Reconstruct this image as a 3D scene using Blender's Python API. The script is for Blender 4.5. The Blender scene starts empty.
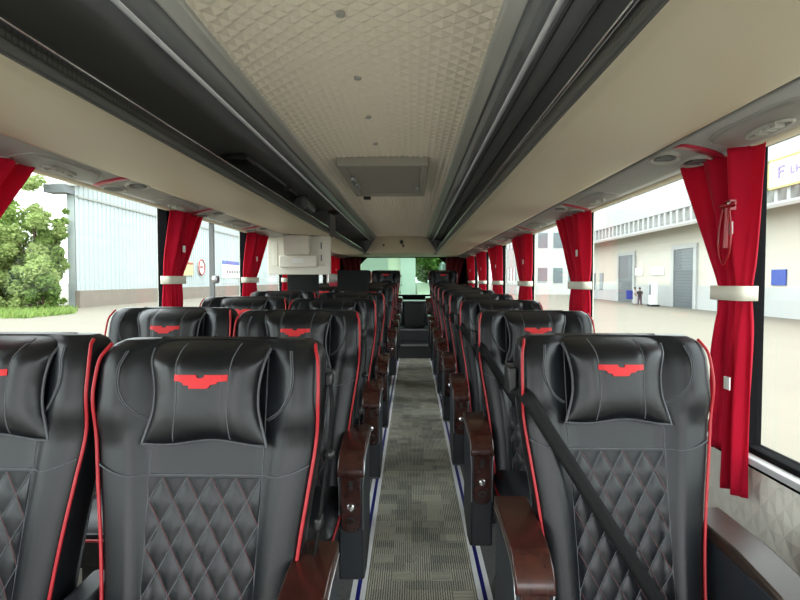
import bpy, bmesh, math, random
from mathutils import Vector, Matrix
random.seed(7)
R = math.radians
scene = bpy.context.scene
COL = scene.collection

# ------------------------------------------------------------------ helpers
def lin(c):
    c = c / 255.0
    return c / 12.92 if c <= 0.04045 else ((c + 0.055) / 1.055) ** 2.4
def rgb(r, g, b):
    return (lin(r), lin(g), lin(b), 1.0)

class MB:
    """collects geometry for ONE mesh"""
    def __init__(self):
        self.v, self.f, self.m, self.s = [], [], [], []
    def face(self, idx, mat=0, smooth=False):
        self.f.append(tuple(idx)); self.m.append(mat); self.s.append(smooth)
    def add(self, pts):
        b = len(self.v); self.v.extend([tuple(p) for p in pts]); return b
    def box(self, x0, x1, y0, y1, z0, z1, mat=0, rot=None, about=None):
        pts = [(x0,y0,z0),(x1,y0,z0),(x1,y1,z0),(x0,y1,z0),(x0,y0,z1),(x1,y0,z1),(x1,y1,z1),(x0,y1,z1)]
        if rot is not None:
            c = Vector(about or ((x0+x1)/2,(y0+y1)/2,(z0+z1)/2))
            pts = [tuple(c + rot @ (Vector(p)-c)) for p in pts]
        b = self.add(pts)
        for q in ((0,3,2,1),(4,5,6,7),(0,1,5,4),(1,2,6,5),(2,3,7,6),(3,0,4,7)):
            self.face([b+i for i in q], mat)
        return self
    def grid(self, nu, nv, fn, mat=0, smooth=True, wrap_u=False):
        b = self.add([fn(i/nu, j/nv) for j in range(nv+1) for i in range(nu + (0 if wrap_u else 1))])
        w = nu if wrap_u else nu+1
        for j in range(nv):
            for i in range(nu):
                i2 = (i+1) % w
                self.face((b+j*w+i, b+j*w+i2, b+(j+1)*w+i2, b+(j+1)*w+i), mat, smooth)
        return b, w
    def tube(self, pts, r, seg=8, mat=0, cap=True, closed=False):
        pts = [Vector(p) for p in pts]; n = len(pts); rings = []
        up = Vector((0.13,0.21,0.97))
        for k in range(n):
            if closed: t = pts[(k+1) % n]-pts[k-1]
            else: t = pts[min(k+1,n-1)]-pts[max(k-1,0)]
            t.normalize()
            a = up - t*up.dot(t)
            if a.length < 1e-4: a = Vector((1,0,0)) - t*t.x
            a.normalize(); up = a; c = t.cross(a)
            rr = r[k] if isinstance(r,(list,tuple)) else r
            rings.append(self.add([pts[k]+(a*math.cos(2*math.pi*i/seg)+c*math.sin(2*math.pi*i/seg))*rr for i in range(seg)]))
        for k in range(n if closed else n-1):
            p, q = rings[k], rings[(k+1) % n]
            for i in range(seg):
                j = (i+1) % seg
                self.face((p+i,p+j,q+j,q+i), mat, True)
        if cap and not closed:
            self.face([rings[0]+i for i in reversed(range(seg))], mat)
            self.face([rings[-1]+i for i in range(seg)], mat)
        return self
    def cyl(self, p0, p1, r, seg=16, mat=0):
        return self.tube([p0,p1], r, seg, mat)
    def lathe(self, c, prof, axis='y', seg=20, mat=0):
        """profile of (radius, offset along axis)"""
        rings = []
        for (r, h) in prof:
            pts = []
            for i in range(seg):
                a = 2*math.pi*i/seg; p, q = r*math.cos(a), r*math.sin(a)
                d = {'x':(h,p,q),'y':(p,h,q),'z':(p,q,h)}[axis]
                pts.append((c[0]+d[0],c[1]+d[1],c[2]+d[2]))
            rings.append(self.add(pts))
        for k in range(len(rings)-1):
            for i in range(seg):
                j=(i+1)%seg
                self.face((rings[k]+i,rings[k]+j,rings[k+1]+j,rings[k+1]+i),mat,True)
        self.face([rings[0]+i for i in reversed(range(seg))],mat)
        self.face([rings[-1]+i for i in range(seg)],mat)
        return self
    def prism(self, poly, axis, a0, a1, mat=0, smooth=False):
        """closed polygon extruded along an axis; poly pairs are the two other axes in order"""
        def P(p, a):
            return {'x':(a,p[0],p[1]),'y':(p[0],a,p[1]),'z':(p[0],p[1],a)}[axis]
        n = len(poly)
        b = self.add([P(p,a0) for p in poly]); c = self.add([P(p,a1) for p in poly])
        for i in range(n):
            j=(i+1)%n
            self.face((b+i,b+j,c+j,c+i),mat,smooth)
        self.face([b+i for i in reversed(range(n))],mat); self.face([c+i for i in range(n)],mat)
        return self
    def sheet(self, prof, y0, y1, mat=0, ny=1, smooth=True):
        """open x-z profile extruded along y, a surface"""
        n=len(prof)
        self.grid(n-1, ny, lambda u,v:(prof[round(u*(n-1))][0], y0+(y1-y0)*v, prof[round(u*(n-1))][1]), mat, smooth)
        return self
    def build(self, name, mats, parent=None, bevel=0, seg=2, angle=35, sharp=True, solid=0):
        me = bpy.data.meshes.new(name)
        me.from_pydata(self.v, [], self.f)
        for m in (mats if isinstance(mats,(list,tuple)) else [mats]): me.materials.append(m)
        me.polygons.foreach_set('material_index', self.m)
        me.polygons.foreach_set('use_smooth', [True]*len(self.f) if bevel else self.s)
        me.validate(); me.update()
        bm = bmesh.new(); bm.from_mesh(me); bmesh.ops.recalc_face_normals(bm, faces=bm.faces); bm.to_mesh(me); bm.free()
        if sharp and not bevel: me.set_sharp_from_angle(angle=R(angle))
        o = bpy.data.objects.new(name, me); COL.objects.link(o)
        if parent: o.parent = parent
        if solid:
            s = o.modifiers.new('thick','SOLIDIFY'); s.thickness = solid; s.offset = 0
        if bevel:
            b = o.modifiers.new('edge','BEVEL'); b.width = bevel; b.segments = seg; b.limit_method='ANGLE'; b.angle_limit=R(40)
            b.harden_normals = False
            me.set_sharp_from_angle(angle=R(60))
        return o

def tag(o, label=None, cat=None, group=None, kind=None):
    if label: o['label']=label
    if cat: o['category']=cat
    if group: o['group']=group
    if kind: o['kind']=kind
    return o
def empty(name, loc=(0,0,0), rz=0):
    o=bpy.data.objects.new(name,None); COL.objects.link(o); o.location=loc; o.rotation_euler=(0,0,rz); o.empty_display_size=.05; return o
def children(o): return [c for c in bpy.data.objects if c.parent is o]
def copy_tree(o, parent=None):
    c=o.copy(); COL.objects.link(c); c.parent=parent
    for ch in children(o): copy_tree(ch,c)
    return c
def ss(a,b,x):
    t=max(0,min(1,(x-a)/(b-a))); return t*t*(3-2*t)
def lerp_tab(tab,z):
    if z<=tab[0][0]: return tab[0][1]
    for (a,p),(b,q) in zip(tab,tab[1:]):
        if z<=b: return p+(q-p)*(z-a)/(b-a)
    return tab[-1][1]

# ------------------------------------------------------------------ materials
def mat(name, color, rough=.5, metal=0, spec=.5, bump=None, sheen=0, noise=None, coat=0):
    m=bpy.data.materials.new(name); m.use_nodes=True; nt=m.node_tree; b=nt.nodes['Principled BSDF']
    b.inputs['Base Color'].default_value=color; b.inputs['Roughness'].default_value=rough
    b.inputs['Metallic'].default_value=metal; b.inputs['Specular IOR Level'].default_value=spec
    if sheen: b.inputs['Sheen Weight'].default_value=sheen
    if coat: b.inputs['Coat Weight'].default_value=coat; b.inputs['Coat Roughness'].default_value=.08
    tc=nt.nodes.new('ShaderNodeTexCoord')
    if noise:
        sc,c2,detail=noise
        n=nt.nodes.new('ShaderNodeTexNoise'); n.inputs['Scale'].default_value=sc; n.inputs['Detail'].default_value=detail
        nt.links.new(tc.outputs['Object'],n.inputs['Vector'])
        mx=nt.nodes.new('ShaderNodeMix'); mx.data_type='RGBA'
        mx.inputs['A'].default_value=color; mx.inputs['B'].default_value=c2
        nt.links.new(n.outputs['Fac'],mx.inputs['Factor']); nt.links.new(mx.outputs['Result'],b.inputs['Base Color'])
    if bump:
        sc,st,di=bump
        n=nt.nodes.new('ShaderNodeTexNoise'); n.inputs['Scale'].default_value=sc; n.inputs['Detail'].default_value=3
        nt.links.new(tc.outputs['Object'],n.inputs['Vector'])
        bp=nt.nodes.new('ShaderNodeBump'); bp.inputs['Strength'].default_value=st; bp.inputs['Distance'].default_value=di
        nt.links.new(n.outputs['Fac'],bp.inputs['Height']); nt.links.new(bp.outputs['Normal'],b.inputs['Normal'])
    return m
M={}
M['leather']=mat('black_leather',(.0058,.0070,.0088,1),.36,spec=.40,bump=(160,.12,.002))
M['leather_flat']=mat('black_vinyl_side',(.017,.020,.025,1),.48,spec=.5,bump=(160,.1,.002))
M['pillow']=mat('soft_black_leather',(.0058,.0066,.0080,1),.34,spec=.42,bump=(30,.16,.006))
M['red_piping']=mat('red_piping',rgb(168,26,36),.45)
M['grey_piping']=mat('grey_piping',rgb(78,80,84),.5)
M['stitch']=mat('grey_stitching',rgb(82,84,88),.7)
M['red_stitch']=mat('dark_red_stitching',rgb(84,50,54),.7)
M['emblem']=mat('red_embroidery',rgb(205,20,28),.55)
M['wood']=mat('dark_burl_wood',rgb(74,36,28),.26,spec=.45,coat=.2,noise=(38,rgb(18,8,8),7))
M['brown_cap']=mat('brown_gloss_cap',rgb(58,48,42),.36,spec=.4,coat=.0,noise=(30,rgb(44,35,30),4))
M['console']=mat('console_side',(.020,.025,.032,1),.45,bump=(200,.08,.002))
M['silver']=mat('silver_edge',rgb(190,192,195),.3,metal=.9)
M['chrome']=mat('chrome',rgb(225,225,228),.12,metal=1)
M['blackplastic']=mat('black_plastic',(.012,.012,.013,1),.4)
M['webbing']=mat('black_webbing',(.0055,.0055,.006,1),.7,spec=.2,bump=(400,.25,.001))
M['beige']=mat('beige_panel',rgb(204,194,170),.55,spec=.3,bump=(250,.03,.001))
M['quilt']=mat('beige_quilted_vinyl',rgb(243,235,216),.5,spec=.35)
M['wallquilt']=mat('pale_quilted_vinyl',rgb(234,230,218),.5,spec=.35)
M['grey']=mat('grey_trim',rgb(112,114,114),.4,spec=.5)
M['lightgrey']=mat('light_grey_trim',rgb(172,172,164),.45)
M['psu']=mat('service_panel_plastic',rgb(148,148,143),.45,bump=(60,.05,.002))
M['psu_plate']=mat('service_plate_plastic',rgb(150,150,146),.5,bump=(500,.35,.001))
M['rackdark']=mat('dark_rack_lining',rgb(92,92,91),.75,bump=(300,.15,.002))
M['rackedge']=mat('dark_grey_rack_edge',rgb(78,80,80),.5)
M['offwhite']=mat('offwhite_panel',rgb(214,210,196),.5)
M['strap']=mat('cream_strap',rgb(216,212,196),.6)
M['redclear']=mat('red_plastic',rgb(150,14,26),.25)
M['redstrip']=mat('red_strip',rgb(176,38,62),.35)
M['hatch']=mat('smoked_hatch_panel',rgb(160,156,146),.6,spec=.5)
M['screenback']=mat('dark_screen_back',rgb(30,31,31),.8,spec=.15,bump=(120,.1,.002))
M['rubber']=mat('rubber_gasket',(.006,.006,.007,1),.9,spec=.08)
M['trimsilver']=mat('satin_silver_trim',rgb(206,207,210),.35,metal=.15)
M['floor_dark']=mat('dark_floor',rgb(120,120,118),.7,noise=(60,rgb(70,70,70),4))
M['white_strip']=mat('white_edge_strip',rgb(250,250,252),.4)
M['blue_strip']=mat('blue_edge_line',rgb(18,24,120),.4)
M['stepdark']=mat('dark_step',rgb(44,47,50),.35,bump=(80,.1,.002))
M['steptread']=mat('step_tread',rgb(140,142,142),.35,metal=.2)
def ext(r,g,b,k=.58):
    c=rgb(r,g,b); return (c[0]*k,c[1]*k,c[2]*k,1)
M['concrete']=mat('yard_concrete',ext(200,190,170,.29),.85,noise=(.35,ext(182,172,152,.29),6),bump=(4,.1,.02))
M['ramp']=mat('pale_drive',ext(214,210,196,.5),.85,noise=(.4,ext(200,196,182,.5),5))
M['shed']=mat('white_corrugated_sheet',ext(206,216,216),.5,noise=(.15,ext(190,202,204),4))
M['shedtrim']=mat('shed_trim',ext(180,182,176),.6)
M['brick']=mat('brick_base',ext(166,152,138),.85,noise=(1.5,ext(140,130,120),6))
M['factory']=mat('factory_wall',ext(214,208,196,.74),.8,noise=(.12,ext(206,200,186,.74),4))
M['factory2']=mat('far_factory_wall',ext(208,210,208,.72),.8,noise=(.1,ext(192,194,192),4))
M['awning']=mat('awning_sheet',ext(178,172,164),.6)
M['doorgrey']=mat('shutter_grey',ext(112,118,122),.5)
M['greyglass']=mat('grey_window',ext(130,142,148),.25)
M['bluesign']=mat('blue_sign',ext(52,92,190),.5)
M['whitesign']=mat('white_sign',rgb(228,228,224),.5)
M['yellowframe']=mat('yellow_frame',ext(206,190,120),.5)
M['purple']=mat('purple_letters',ext(176,158,214),.5)
M['pinkred']=mat('pink_letters',ext(200,80,90),.5)
M['signyellow']=mat('yellow_sign',ext(222,212,150),.5)
M['signred']=mat('sign_red',ext(190,70,70),.5)
M['bark']=mat('bark',ext(96,80,62),.9)
M['grass']=mat('weeds',ext(120,150,74),.9,noise=(1.2,ext(88,124,54),5))
M['skin']=mat('skin',ext(170,120,95),.6)
M['hair']=mat('hair',ext(26,22,20),.6)
M['clothblack']=mat('black_cloth',ext(46,42,48),.8)
M['clothwhite']=mat('white_cloth',ext(222,220,216),.8)
M['clothblue']=mat('blue_cloth',ext(58,70,170),.8)
M['clothmauve']=mat('mauve_cloth',ext(110,84,96),.8)
M['van']=mat('pale_van_paint',ext(196,206,208),.3)
M['drape_dark']=mat('dark_red_drape',rgb(104,10,24),.8)

def fabric(name,c,trans=.42):
    m=bpy.data.materials.new(name); m.use_nodes=True; nt=m.node_tree
    p=nt.nodes['Principled BSDF']; p.inputs['Base Color'].default_value=c; p.inputs['Roughness'].default_value=.75
    p.inputs['Specular IOR Level'].default_value=.25; p.inputs['Sheen Weight'].default_value=.25
    p.inputs['Sheen Tint'].default_value=(1,.3,.3,1)
    t=nt.nodes.new('ShaderNodeBsdfTranslucent'); t.inputs['Color'].default_value=c
    mx=nt.nodes.new('ShaderNodeMixShader'); mx.inputs[0].default_value=trans
    out=nt.nodes['Material Output']
    nt.links.new(p.outputs[0],mx.inputs[1]); nt.links.new(t.outputs[0],mx.inputs[2]); nt.links.new(mx.outputs[0],out.inputs['Surface'])
    tc=nt.nodes.new('ShaderNodeTexCoord'); n=nt.nodes.new('ShaderNodeTexNoise'); n.inputs['Scale'].default_value=220
    nt.links.new(tc.outputs['Object'],n.inputs['Vector'])
    bp=nt.nodes.new('ShaderNodeBump'); bp.inputs['Strength'].default_value=.2; bp.inputs['Distance'].default_value=.002
    nt.links.new(n.outputs['Fac'],bp.inputs['Height']); nt.links.new(bp.outputs['Normal'],p.inputs['Normal'])
    return m
M['curtain']=fabric('red_velvet',(.58,.003,.034,1),.38)
def leafmat(name,c,c2):
    m=fabric(name,c,.4); nt=m.node_tree
    tc=nt.nodes.new('ShaderNodeTexCoord'); n=nt.nodes.new('ShaderNodeTexNoise'); n.inputs['Scale'].default_value=.9; n.inputs['Detail'].default_value=5
    nt.links.new(tc.outputs['Object'],n.inputs['Vector'])
    mx=nt.nodes.new('ShaderNodeMix'); mx.data_type='RGBA'; mx.inputs['A'].default_value=c; mx.inputs['B'].default_value=c2
    nt.links.new(n.outputs['Fac'],mx.inputs['Factor'])
    for x in nt.nodes:
        if x.type=='BSDF_PRINCIPLED': nt.links.new(mx.outputs['Result'],x.inputs['Base Color']); x.inputs['Sheen Weight'].default_value=0
        if x.type=='BSDF_TRANSLUCENT': nt.links.new(mx.outputs['Result'],x.inputs['Color'])
    return m
M['leaf']=leafmat('green_leaves',ext(172,196,110),ext(124,160,76))
M['leaf_light']=leafmat('pale_green_leaves',ext(196,212,140),ext(156,184,100))
M['leaf_dark']=leafmat('deep_green_leaves',ext(146,174,92),ext(100,136,62))

def glass(name,tint,refl=.045):
    m=bpy.data.materials.new(name); m.use_nodes=True; nt=m.node_tree; nt.nodes.remove(nt.nodes['Principled BSDF'])
    t=nt.nodes.new('ShaderNodeBsdfTransparent'); t.inputs[0].default_value=tint
    g=nt.nodes.new('ShaderNodeBsdfGlossy'); g.inputs['Roughness'].default_value=.01
    lw=nt.nodes.new('ShaderNodeLayerWeight'); lw.inputs['Blend'].default_value=.5
    pw=nt.nodes.new('ShaderNodeMath'); pw.operation='POWER'; pw.inputs[1].default_value=5
    f=nt.nodes.new('ShaderNodeMath'); f.operation='MULTIPLY_ADD'; f.inputs[1].default_value=.45; f.inputs[2].default_value=refl*.5
    nt.links.new(lw.outputs['Facing'],pw.inputs[0]); nt.links.new(pw.outputs[0],f.inputs[0])
    mx=nt.nodes.new('ShaderNodeMixShader')
    nt.links.new(f.outputs[0],mx.inputs[0]); nt.links.new(t.outputs[0],mx.inputs[1]); nt.links.new(g.outputs[0],mx.inputs[2])
    nt.links.new(mx.outputs[0],nt.nodes['Material Output'].inputs['Surface'])
    return m
M['glass']=glass('tinted_coach_glass',(.89,.92,.90,1))
M['rearglass']=glass('green_rear_glass',(.50,.64,.55,1),.012)

def carpet():
    m=bpy.data.materials.new('aisle_carpet'); m.use_nodes=True; nt=m.node_tree; b=nt.nodes['Principled BSDF']; b.inputs['Roughness'].default_value=.95
    b.inputs['Specular IOR Level'].default_value=.15
    L=nt.links.new; N=nt.nodes.new
    tc=N('ShaderNodeTexCoord')
    mp=N('ShaderNodeMapping'); mp.inputs['Scale'].default_value=(1,1,1)
    L(tc.outputs['Object'],mp.inputs['Vector'])
    br=N('ShaderNodeTexBrick'); br.inputs['Scale'].default_value=1; br.inputs['Brick Width'].default_value=.085; br.inputs['Row Height'].default_value=.07
    br.inputs['Mortar Size'].default_value=0; br.inputs['Color1'].default_value=(0,0,0,1); br.inputs['Color2'].default_value=(1,1,1,1); br.offset=.37
    L(mp.outputs[0],br.inputs['Vector'])
    br2=N('ShaderNodeTexBrick'); br2.inputs['Scale'].default_value=1; br2.inputs['Brick Width'].default_value=.17; br2.inputs['Row Height'].default_value=.24
    br2.inputs['Mortar Size'].default_value=0; br2.inputs['Color1'].default_value=(0,0,0,1); br2.inputs['Color2'].default_value=(1,1,1,1)
    L(mp.outputs[0],br2.inputs['Vector'])
    w=N('ShaderNodeTexWave'); w.wave_type='BANDS'; w.bands_direction='X'; w.inputs['Scale'].default_value=32; w.inputs['Distortion'].default_value=2.2; w.inputs['Detail'].default_value=2; w.inputs['Detail Scale'].default_value=3
    w2=N('ShaderNodeTexWave'); w2.wave_type='BANDS'; w2.bands_direction='Y'; w2.inputs['Scale'].default_value=32; w2.inputs['Distortion'].default_value=2.2; w2.inputs['Detail'].default_value=2
    L(mp.outputs[0],w.inputs['Vector']); L(mp.outputs[0],w2.inputs['Vector'])
    gt=N('ShaderNodeMath'); gt.operation='GREATER_THAN'; gt.inputs[1].default_value=.80
    L(br.outputs['Color'],gt.inputs[0])
    mx=N('ShaderNodeMix'); mx.data_type='FLOAT'
    L(gt.outputs[0],mx.inputs['Factor']); L(w.outputs['Fac'],mx.inputs['A']); L(w2.outputs['Fac'],mx.inputs['B'])
    cr=N('ShaderNodeValToRGB'); cr.color_ramp.elements[0].color=rgb(112,112,106); cr.color_ramp.elements[1].color=rgb(226,222,206)
    L(mx.outputs['Result'],cr.inputs[0])
    cr2=N('ShaderNodeValToRGB'); cr2.color_ramp.elements[0].color=(.42,.43,.46,1); cr2.color_ramp.elements[1].color=(1.06,1.04,.98,1)
    ad=N('ShaderNodeMix'); ad.data_type='FLOAT'; ad.inputs['Factor'].default_value=.5
    L(br.outputs['Color'],ad.inputs['A']); L(br2.outputs['Color'],ad.inputs['B']); L(ad.outputs['Result'],cr2.inputs[0])
    mu=N('ShaderNodeMix'); mu.data_type='RGBA'; mu.blend_type='MULTIPLY'; mu.inputs['Factor'].default_value=1
    L(cr.outputs[0],mu.inputs['A']); L(cr2.outputs[0],mu.inputs['B']); L(mu.outputs['Result'],b.inputs['Base Color'])
    bp=N('ShaderNodeBump'); bp.inputs['Strength'].default_value=.4; bp.inputs['Distance'].default_value=.003
    L(mx.outputs['Result'],bp.inputs['Height']); L(bp.outputs['Normal'],b.inputs['Normal'])
    return m
M['carpet']=carpet()
def netmat():
    m=bpy.data.materials.new('perforated_rail_strip'); m.use_nodes=True; nt=m.node_tree; b=nt.nodes['Principled BSDF']; b.inputs['Roughness'].default_value=.35
    tc=nt.nodes.new('ShaderNodeTexCoord'); w=nt.nodes.new('ShaderNodeTexVoronoi'); w.inputs['Scale'].default_value=60; w.inputs['Randomness'].default_value=0
    nt.links.new(tc.outputs['Object'],w.inputs['Vector'])
    cr=nt.nodes.new('ShaderNodeValToRGB'); cr.color_ramp.elements[0].position=.32; cr.color_ramp.elements[1].position=.42
    cr.color_ramp.elements[0].color=rgb(54,60,62); cr.color_ramp.elements[1].color=rgb(14,15,16)
    nt.links.new(w.outputs['Distance'],cr.inputs[0]); nt.links.new(cr.outputs[0],b.inputs['Base Color'])
    return m
M['net']=netmat()

# ------------------------------------------------------------------ dimensions of the coach
CX=-.165                      # centre line of the coach
WD=1.16                       # half width, inner wall face
XR,XL=CX+WD,CX-WD
Y0,Y1=-2.0,10.2               # front opening, rear wall
YE=8.64                       # racks and ceiling end here
def fz(y): return .015*(y-1.3)
AX0,AX1=-.219,.297            # aisle carpet edges
STEP_Y=8.35

def lattice(mb, nu, nv, fn, depth, sub=1, mat=0, smooth=False):
    """diamond quilting: fn(s,t) -> (point, normal); s,t in cell units 0..nu, 0..nv"""
    n=sub*2
    def hgt(s,t):
        u=(s+t)/2; v=(s-t)/2
        a=abs(u-round(u))*2; b=abs(v-round(v))*2
        return min(a,b)
    W=nu*sub+1
    pts=[]
    for j in range(nv*sub+1):
        for i in range(nu*sub+1):
            s,t=i/sub,j/sub
            p,nrm=fn(s,t); h=hgt(s,t)
            h = h if sub==1 else h**.55
            pts.append(Vector(p)+Vector(nrm)*h*depth)
    b=mb.add(pts)
    for j in range(nv*sub):
        for i in range(nu*sub):
            q=(b+j*W+i,b+j*W+i+1,b+(j+1)*W+i+1,b+(j+1)*W+i)
            ci,cj=i//sub,j//sub
            if (ci+cj)%2==0:
                mb.face((q[0],q[1],q[2]),mat,smooth); mb.face((q[0],q[2],q[3]),mat,smooth)
            else:
                mb.face((q[0],q[1],q[3]),mat,smooth); mb.face((q[1],q[2],q[3]),mat,smooth)

# ------------------------------------------------------------------ setting: floor, ceiling, walls
mb=MB()
def quad_floor(x0,x1,y0,y1,dz,th,m):
    pts=[(x0,y0,fz(y0)+dz-th),(x1,y0,fz(y0)+dz-th),(x1,y1,fz(y1)+dz-th),(x0,y1,fz(y1)+dz-th),(x0,y0,fz(y0)+dz),(x1,y0,fz(y0)+dz),(x1,y1,fz(y1)+dz),(x0,y1,fz(y1)+dz)]
    b=mb.add(pts)
    for q in ((0,3,2,1),(4,5,6,7),(0,1,5,4),(1,2,6,5),(2,3,7,6),(3,0,4,7)): mb.face([b+i for i in q],m)
quad_floor(XL,AX0,Y0,STEP_Y,0,.08,1)
quad_floor(AX0,AX1,Y0,STEP_Y,0,.08,0)
quad_floor(AX1,XR,Y0,STEP_Y,0,.08,1)
tag(mb.build('floor',[M['carpet'],M['floor_dark']]),kind='structure')
for n,x in ((1,AX0),(2,AX1)):
    mb=MB()
    quad_floor(x-.030,x+.030,Y0,STEP_Y-.02,.005,.004,0)
    quad_floor(x-.0085,x+.0085,Y0,STEP_Y-.02,.0062,.002,1)
    tag(mb.build('trim_%d'%n,[M['white_strip'],M['blue_strip']]),kind='structure')

mb=MB()
PF=fz(STEP_Y)
mb.box(XL,XR,STEP_Y,Y1,PF-.06,.31,0)
mb.box(AX0,AX1,STEP_Y-.015,STEP_Y+.03,.292,.316,1)
mb.box(AX0,AX1,8.86,Y1,.31,.50,0)
mb.box(AX0,AX1,8.845,8.88,.485,.506,1)
tag(mb.build('floor_rear',[M['stepdark'],M['steptread']],bevel=.004),kind='structure')

# quilted ceiling
cs=.0265
nu=26; cs=.80/nu; nv=int((YE-Y0)/cs/2)*2
mb=MB()
lattice(mb,nu,nv,lambda s,t:((CX-.400+s*cs, Y0+t*cs, 1.980+.012*(1-((s/nu-.5)*2)**2)),(0,0,-1)),.0105)
for (x) in (CX,):
    pass
tag(mb.build('ceiling',M['quilt'],sharp=False),kind='structure')
mb=MB(); mb.box(XL-.06,XR+.06,Y0,Y1+.1,2.02,2.08)
tag(mb.build('ceiling_roof',M['lightgrey']),kind='structure')
# ceiling end panel above the last rows
mb=MB()
mb.prism([(CX-.375,2.015),(CX+.375,2.015),(CX+.56,1.72),(CX-.56,1.72)],'y',YE,YE+.05)
mb.box(CX-.7,CX+.7,YE+.03,YE+.06,1.73,2.02,1)
mb.box(CX-1.15,CX-.5,YE+.01,YE+.03,1.70,2.02,1)
mb.box(CX+.5,CX+1.15,YE+.01,YE+.03,1.70,2.02,1)
mb.box(XL,XR,YE+.03,Y1,1.725,1.76)
mb.box(CX-.27,CX+.27,YE-.06,YE,1.955,1.985)
tag(mb.build('ceiling_rear',[M['beige'],M['grey']],bevel=.006),kind='structure')
# coves beside the ceiling
tn=3
for s in (1,-1):
    mb=MB()
    X=lambda d: CX+s*d
    mb.sheet([(X(.386),1.985),(X(.388),1.964),(X(.396),1.963),(X(.432),1.957),(X(.437),1.954)],Y0,YE,0)
    mb.sheet([(X(.437),1.954),(X(.440),1.962),(X(.447),1.962),(X(.452),1.95),(X(.47),1.932),(X(.488),1.923)],Y0,YE,1)
    mb.sheet([(X(.488),1.923),(X(.490),1.918),(X(.496),1.914),(X(.501),1.918),(X(.503),1.923)],Y0,YE,2)
    tag(mb.build('trim_%d'%tn,[M['lightgrey'],M['grey'],M['trimsilver']],solid=.003),kind='structure'); tn+=1

# side walls, windows
ZS,ZT=.79,1.695
def side_wall(s,pillars,sill_y,name,first,pad):
    X=lambda d: CX+s*d
    mb=MB()
    c=.034; n2=int((Y1-Y0)/(c*1.0)/2)*2; n1=int((ZS-.02)/c/2)*2
    cz=(ZS-.02+.1)/n1
    lattice(mb,n2,n1,lambda a,b:((X(WD),Y0+a*c,-.1+b*cz),(-s,0,0)),.003,mat=0)
    def bx(d0,d1,y0,y1,z0,z1,m):
        mb.box(min(X(d0),X(d1)),max(X(d0),X(d1)),y0,y1,z0,z1,m)
    bx(WD+.002,WD+.06,Y0,Y1,-.2,ZS,0)
    bx(WD+.0,WD+.06,Y0,Y1,ZT,2.06,1)
    for (a,b) in pillars: bx(WD,WD+.06,a,b,ZS-.02,ZT+.02,2)
    bx(WD,WD+.06,Y1-.6,Y1,ZS-.02,ZT+.02,3)
    tag(mb.build('wall_'+name,[M['wallquilt'],M['beige'],M['offwhite'],M['rubber']],sharp=False),kind='structure')
    mb=MB()
    bx(WD-.034,WD+.002,Y0,Y1,ZS-.016,ZS+.004,0); bx(WD-.022,WD+.002,Y0,Y1,ZS-.03,ZS-.017,1)
    o=mb.build('trim_%d'%(5 if s>0 else 6),[M['trimsilver'],M['rubber']],bevel=.003); tag(o,kind='structure')
    # windows between the pillars
    edges=[Y0]+[v for p in pillars for v in p]+[Y1-.6]
    k=first
    for i in range(0,len(edges),2):
        a,b=edges[i],edges[i+1]
        if b-a<.1: continue
        mb=MB(); g=.02
        bx(WD-.004,WD+.05,a-.02,a+g,ZS,ZT,0); bx(WD-.004,WD+.05,b-g,b+.02,ZS,ZT,0)
        bx(WD-.004,WD+.05,a,b,ZS,ZS+g,0); bx(WD+.01,WD+.05,a,b,ZT-.006,ZT+.005,0)
        w=mb.build('window_%d'%k,M['rubber'],bevel=.004); tag(w,kind='structure')
        mb=MB(); bx(WD+.030,WD+.036,a+.01,b-.01,ZS+.02,ZT-.01,0)
        mb.build('pane',M['glass'],w)
        if pad and a<3.65<b:
            mb=MB(); bx(WD-.002,WD+.03,3.652,3.668,ZS+.02,ZT,0); mb.build('divider',M['grey'],w)
            mb=MB(); mb.lathe((X(WD-.012),3.66,1.305),[(.004,-.02),(.028,-.018),(.030,0),(.026,.016),(.012,.02)],'x',16); mb.build('latch',M['silver'],w)
        k+=1
    return k
k=side_wall(1,[(1.67,1.79),(3.22,3.36),(4.74,4.88),(6.19,6.34),(7.55,7.68),(8.83,8.97)],0,'right',1,False)
side_wall(-1,[(1.34,1.45),(2.97,3.08),(4.39,4.50),(5.68,5.80),(7.1,7.2),(8.47,8.57)],0,'left',k,True)
# rear wall with its window
mb=MB()
wz0,wz1=1.02,1.71; wx0,wx1=CX-.80,CX+.80
for b in ((XL,wx0,-.1,1.76),(wx1,XR,-.1,1.76),(wx0,wx1,-.1,wz0),(wx0,wx1,wz1,1.76)):
    mb.box(b[0],b[1],Y1,Y1+.06,b[2],b[3])
for s in (1,-1):
    xx=CX+s*.80
    mb.prism([(xx,wz1),(xx-s*.13,wz1),(xx,wz1-.13)],'y',Y1,Y1+.05)
tag(mb.build('wall_rear',M['rubber']),kind='structure')
w=MB(); w.box(wx0-.01,wx1+.01,Y1-.02,Y1,wz0-.05,wz0+.01); w=w.build('window_20',M['rubber'],bevel=.004); tag(w,kind='structure')
mb=MB(); mb.box(wx0,wx1,Y1+.02,Y1+.026,wz0,wz1); mb.build('pane',M['rearglass'],w)

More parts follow.
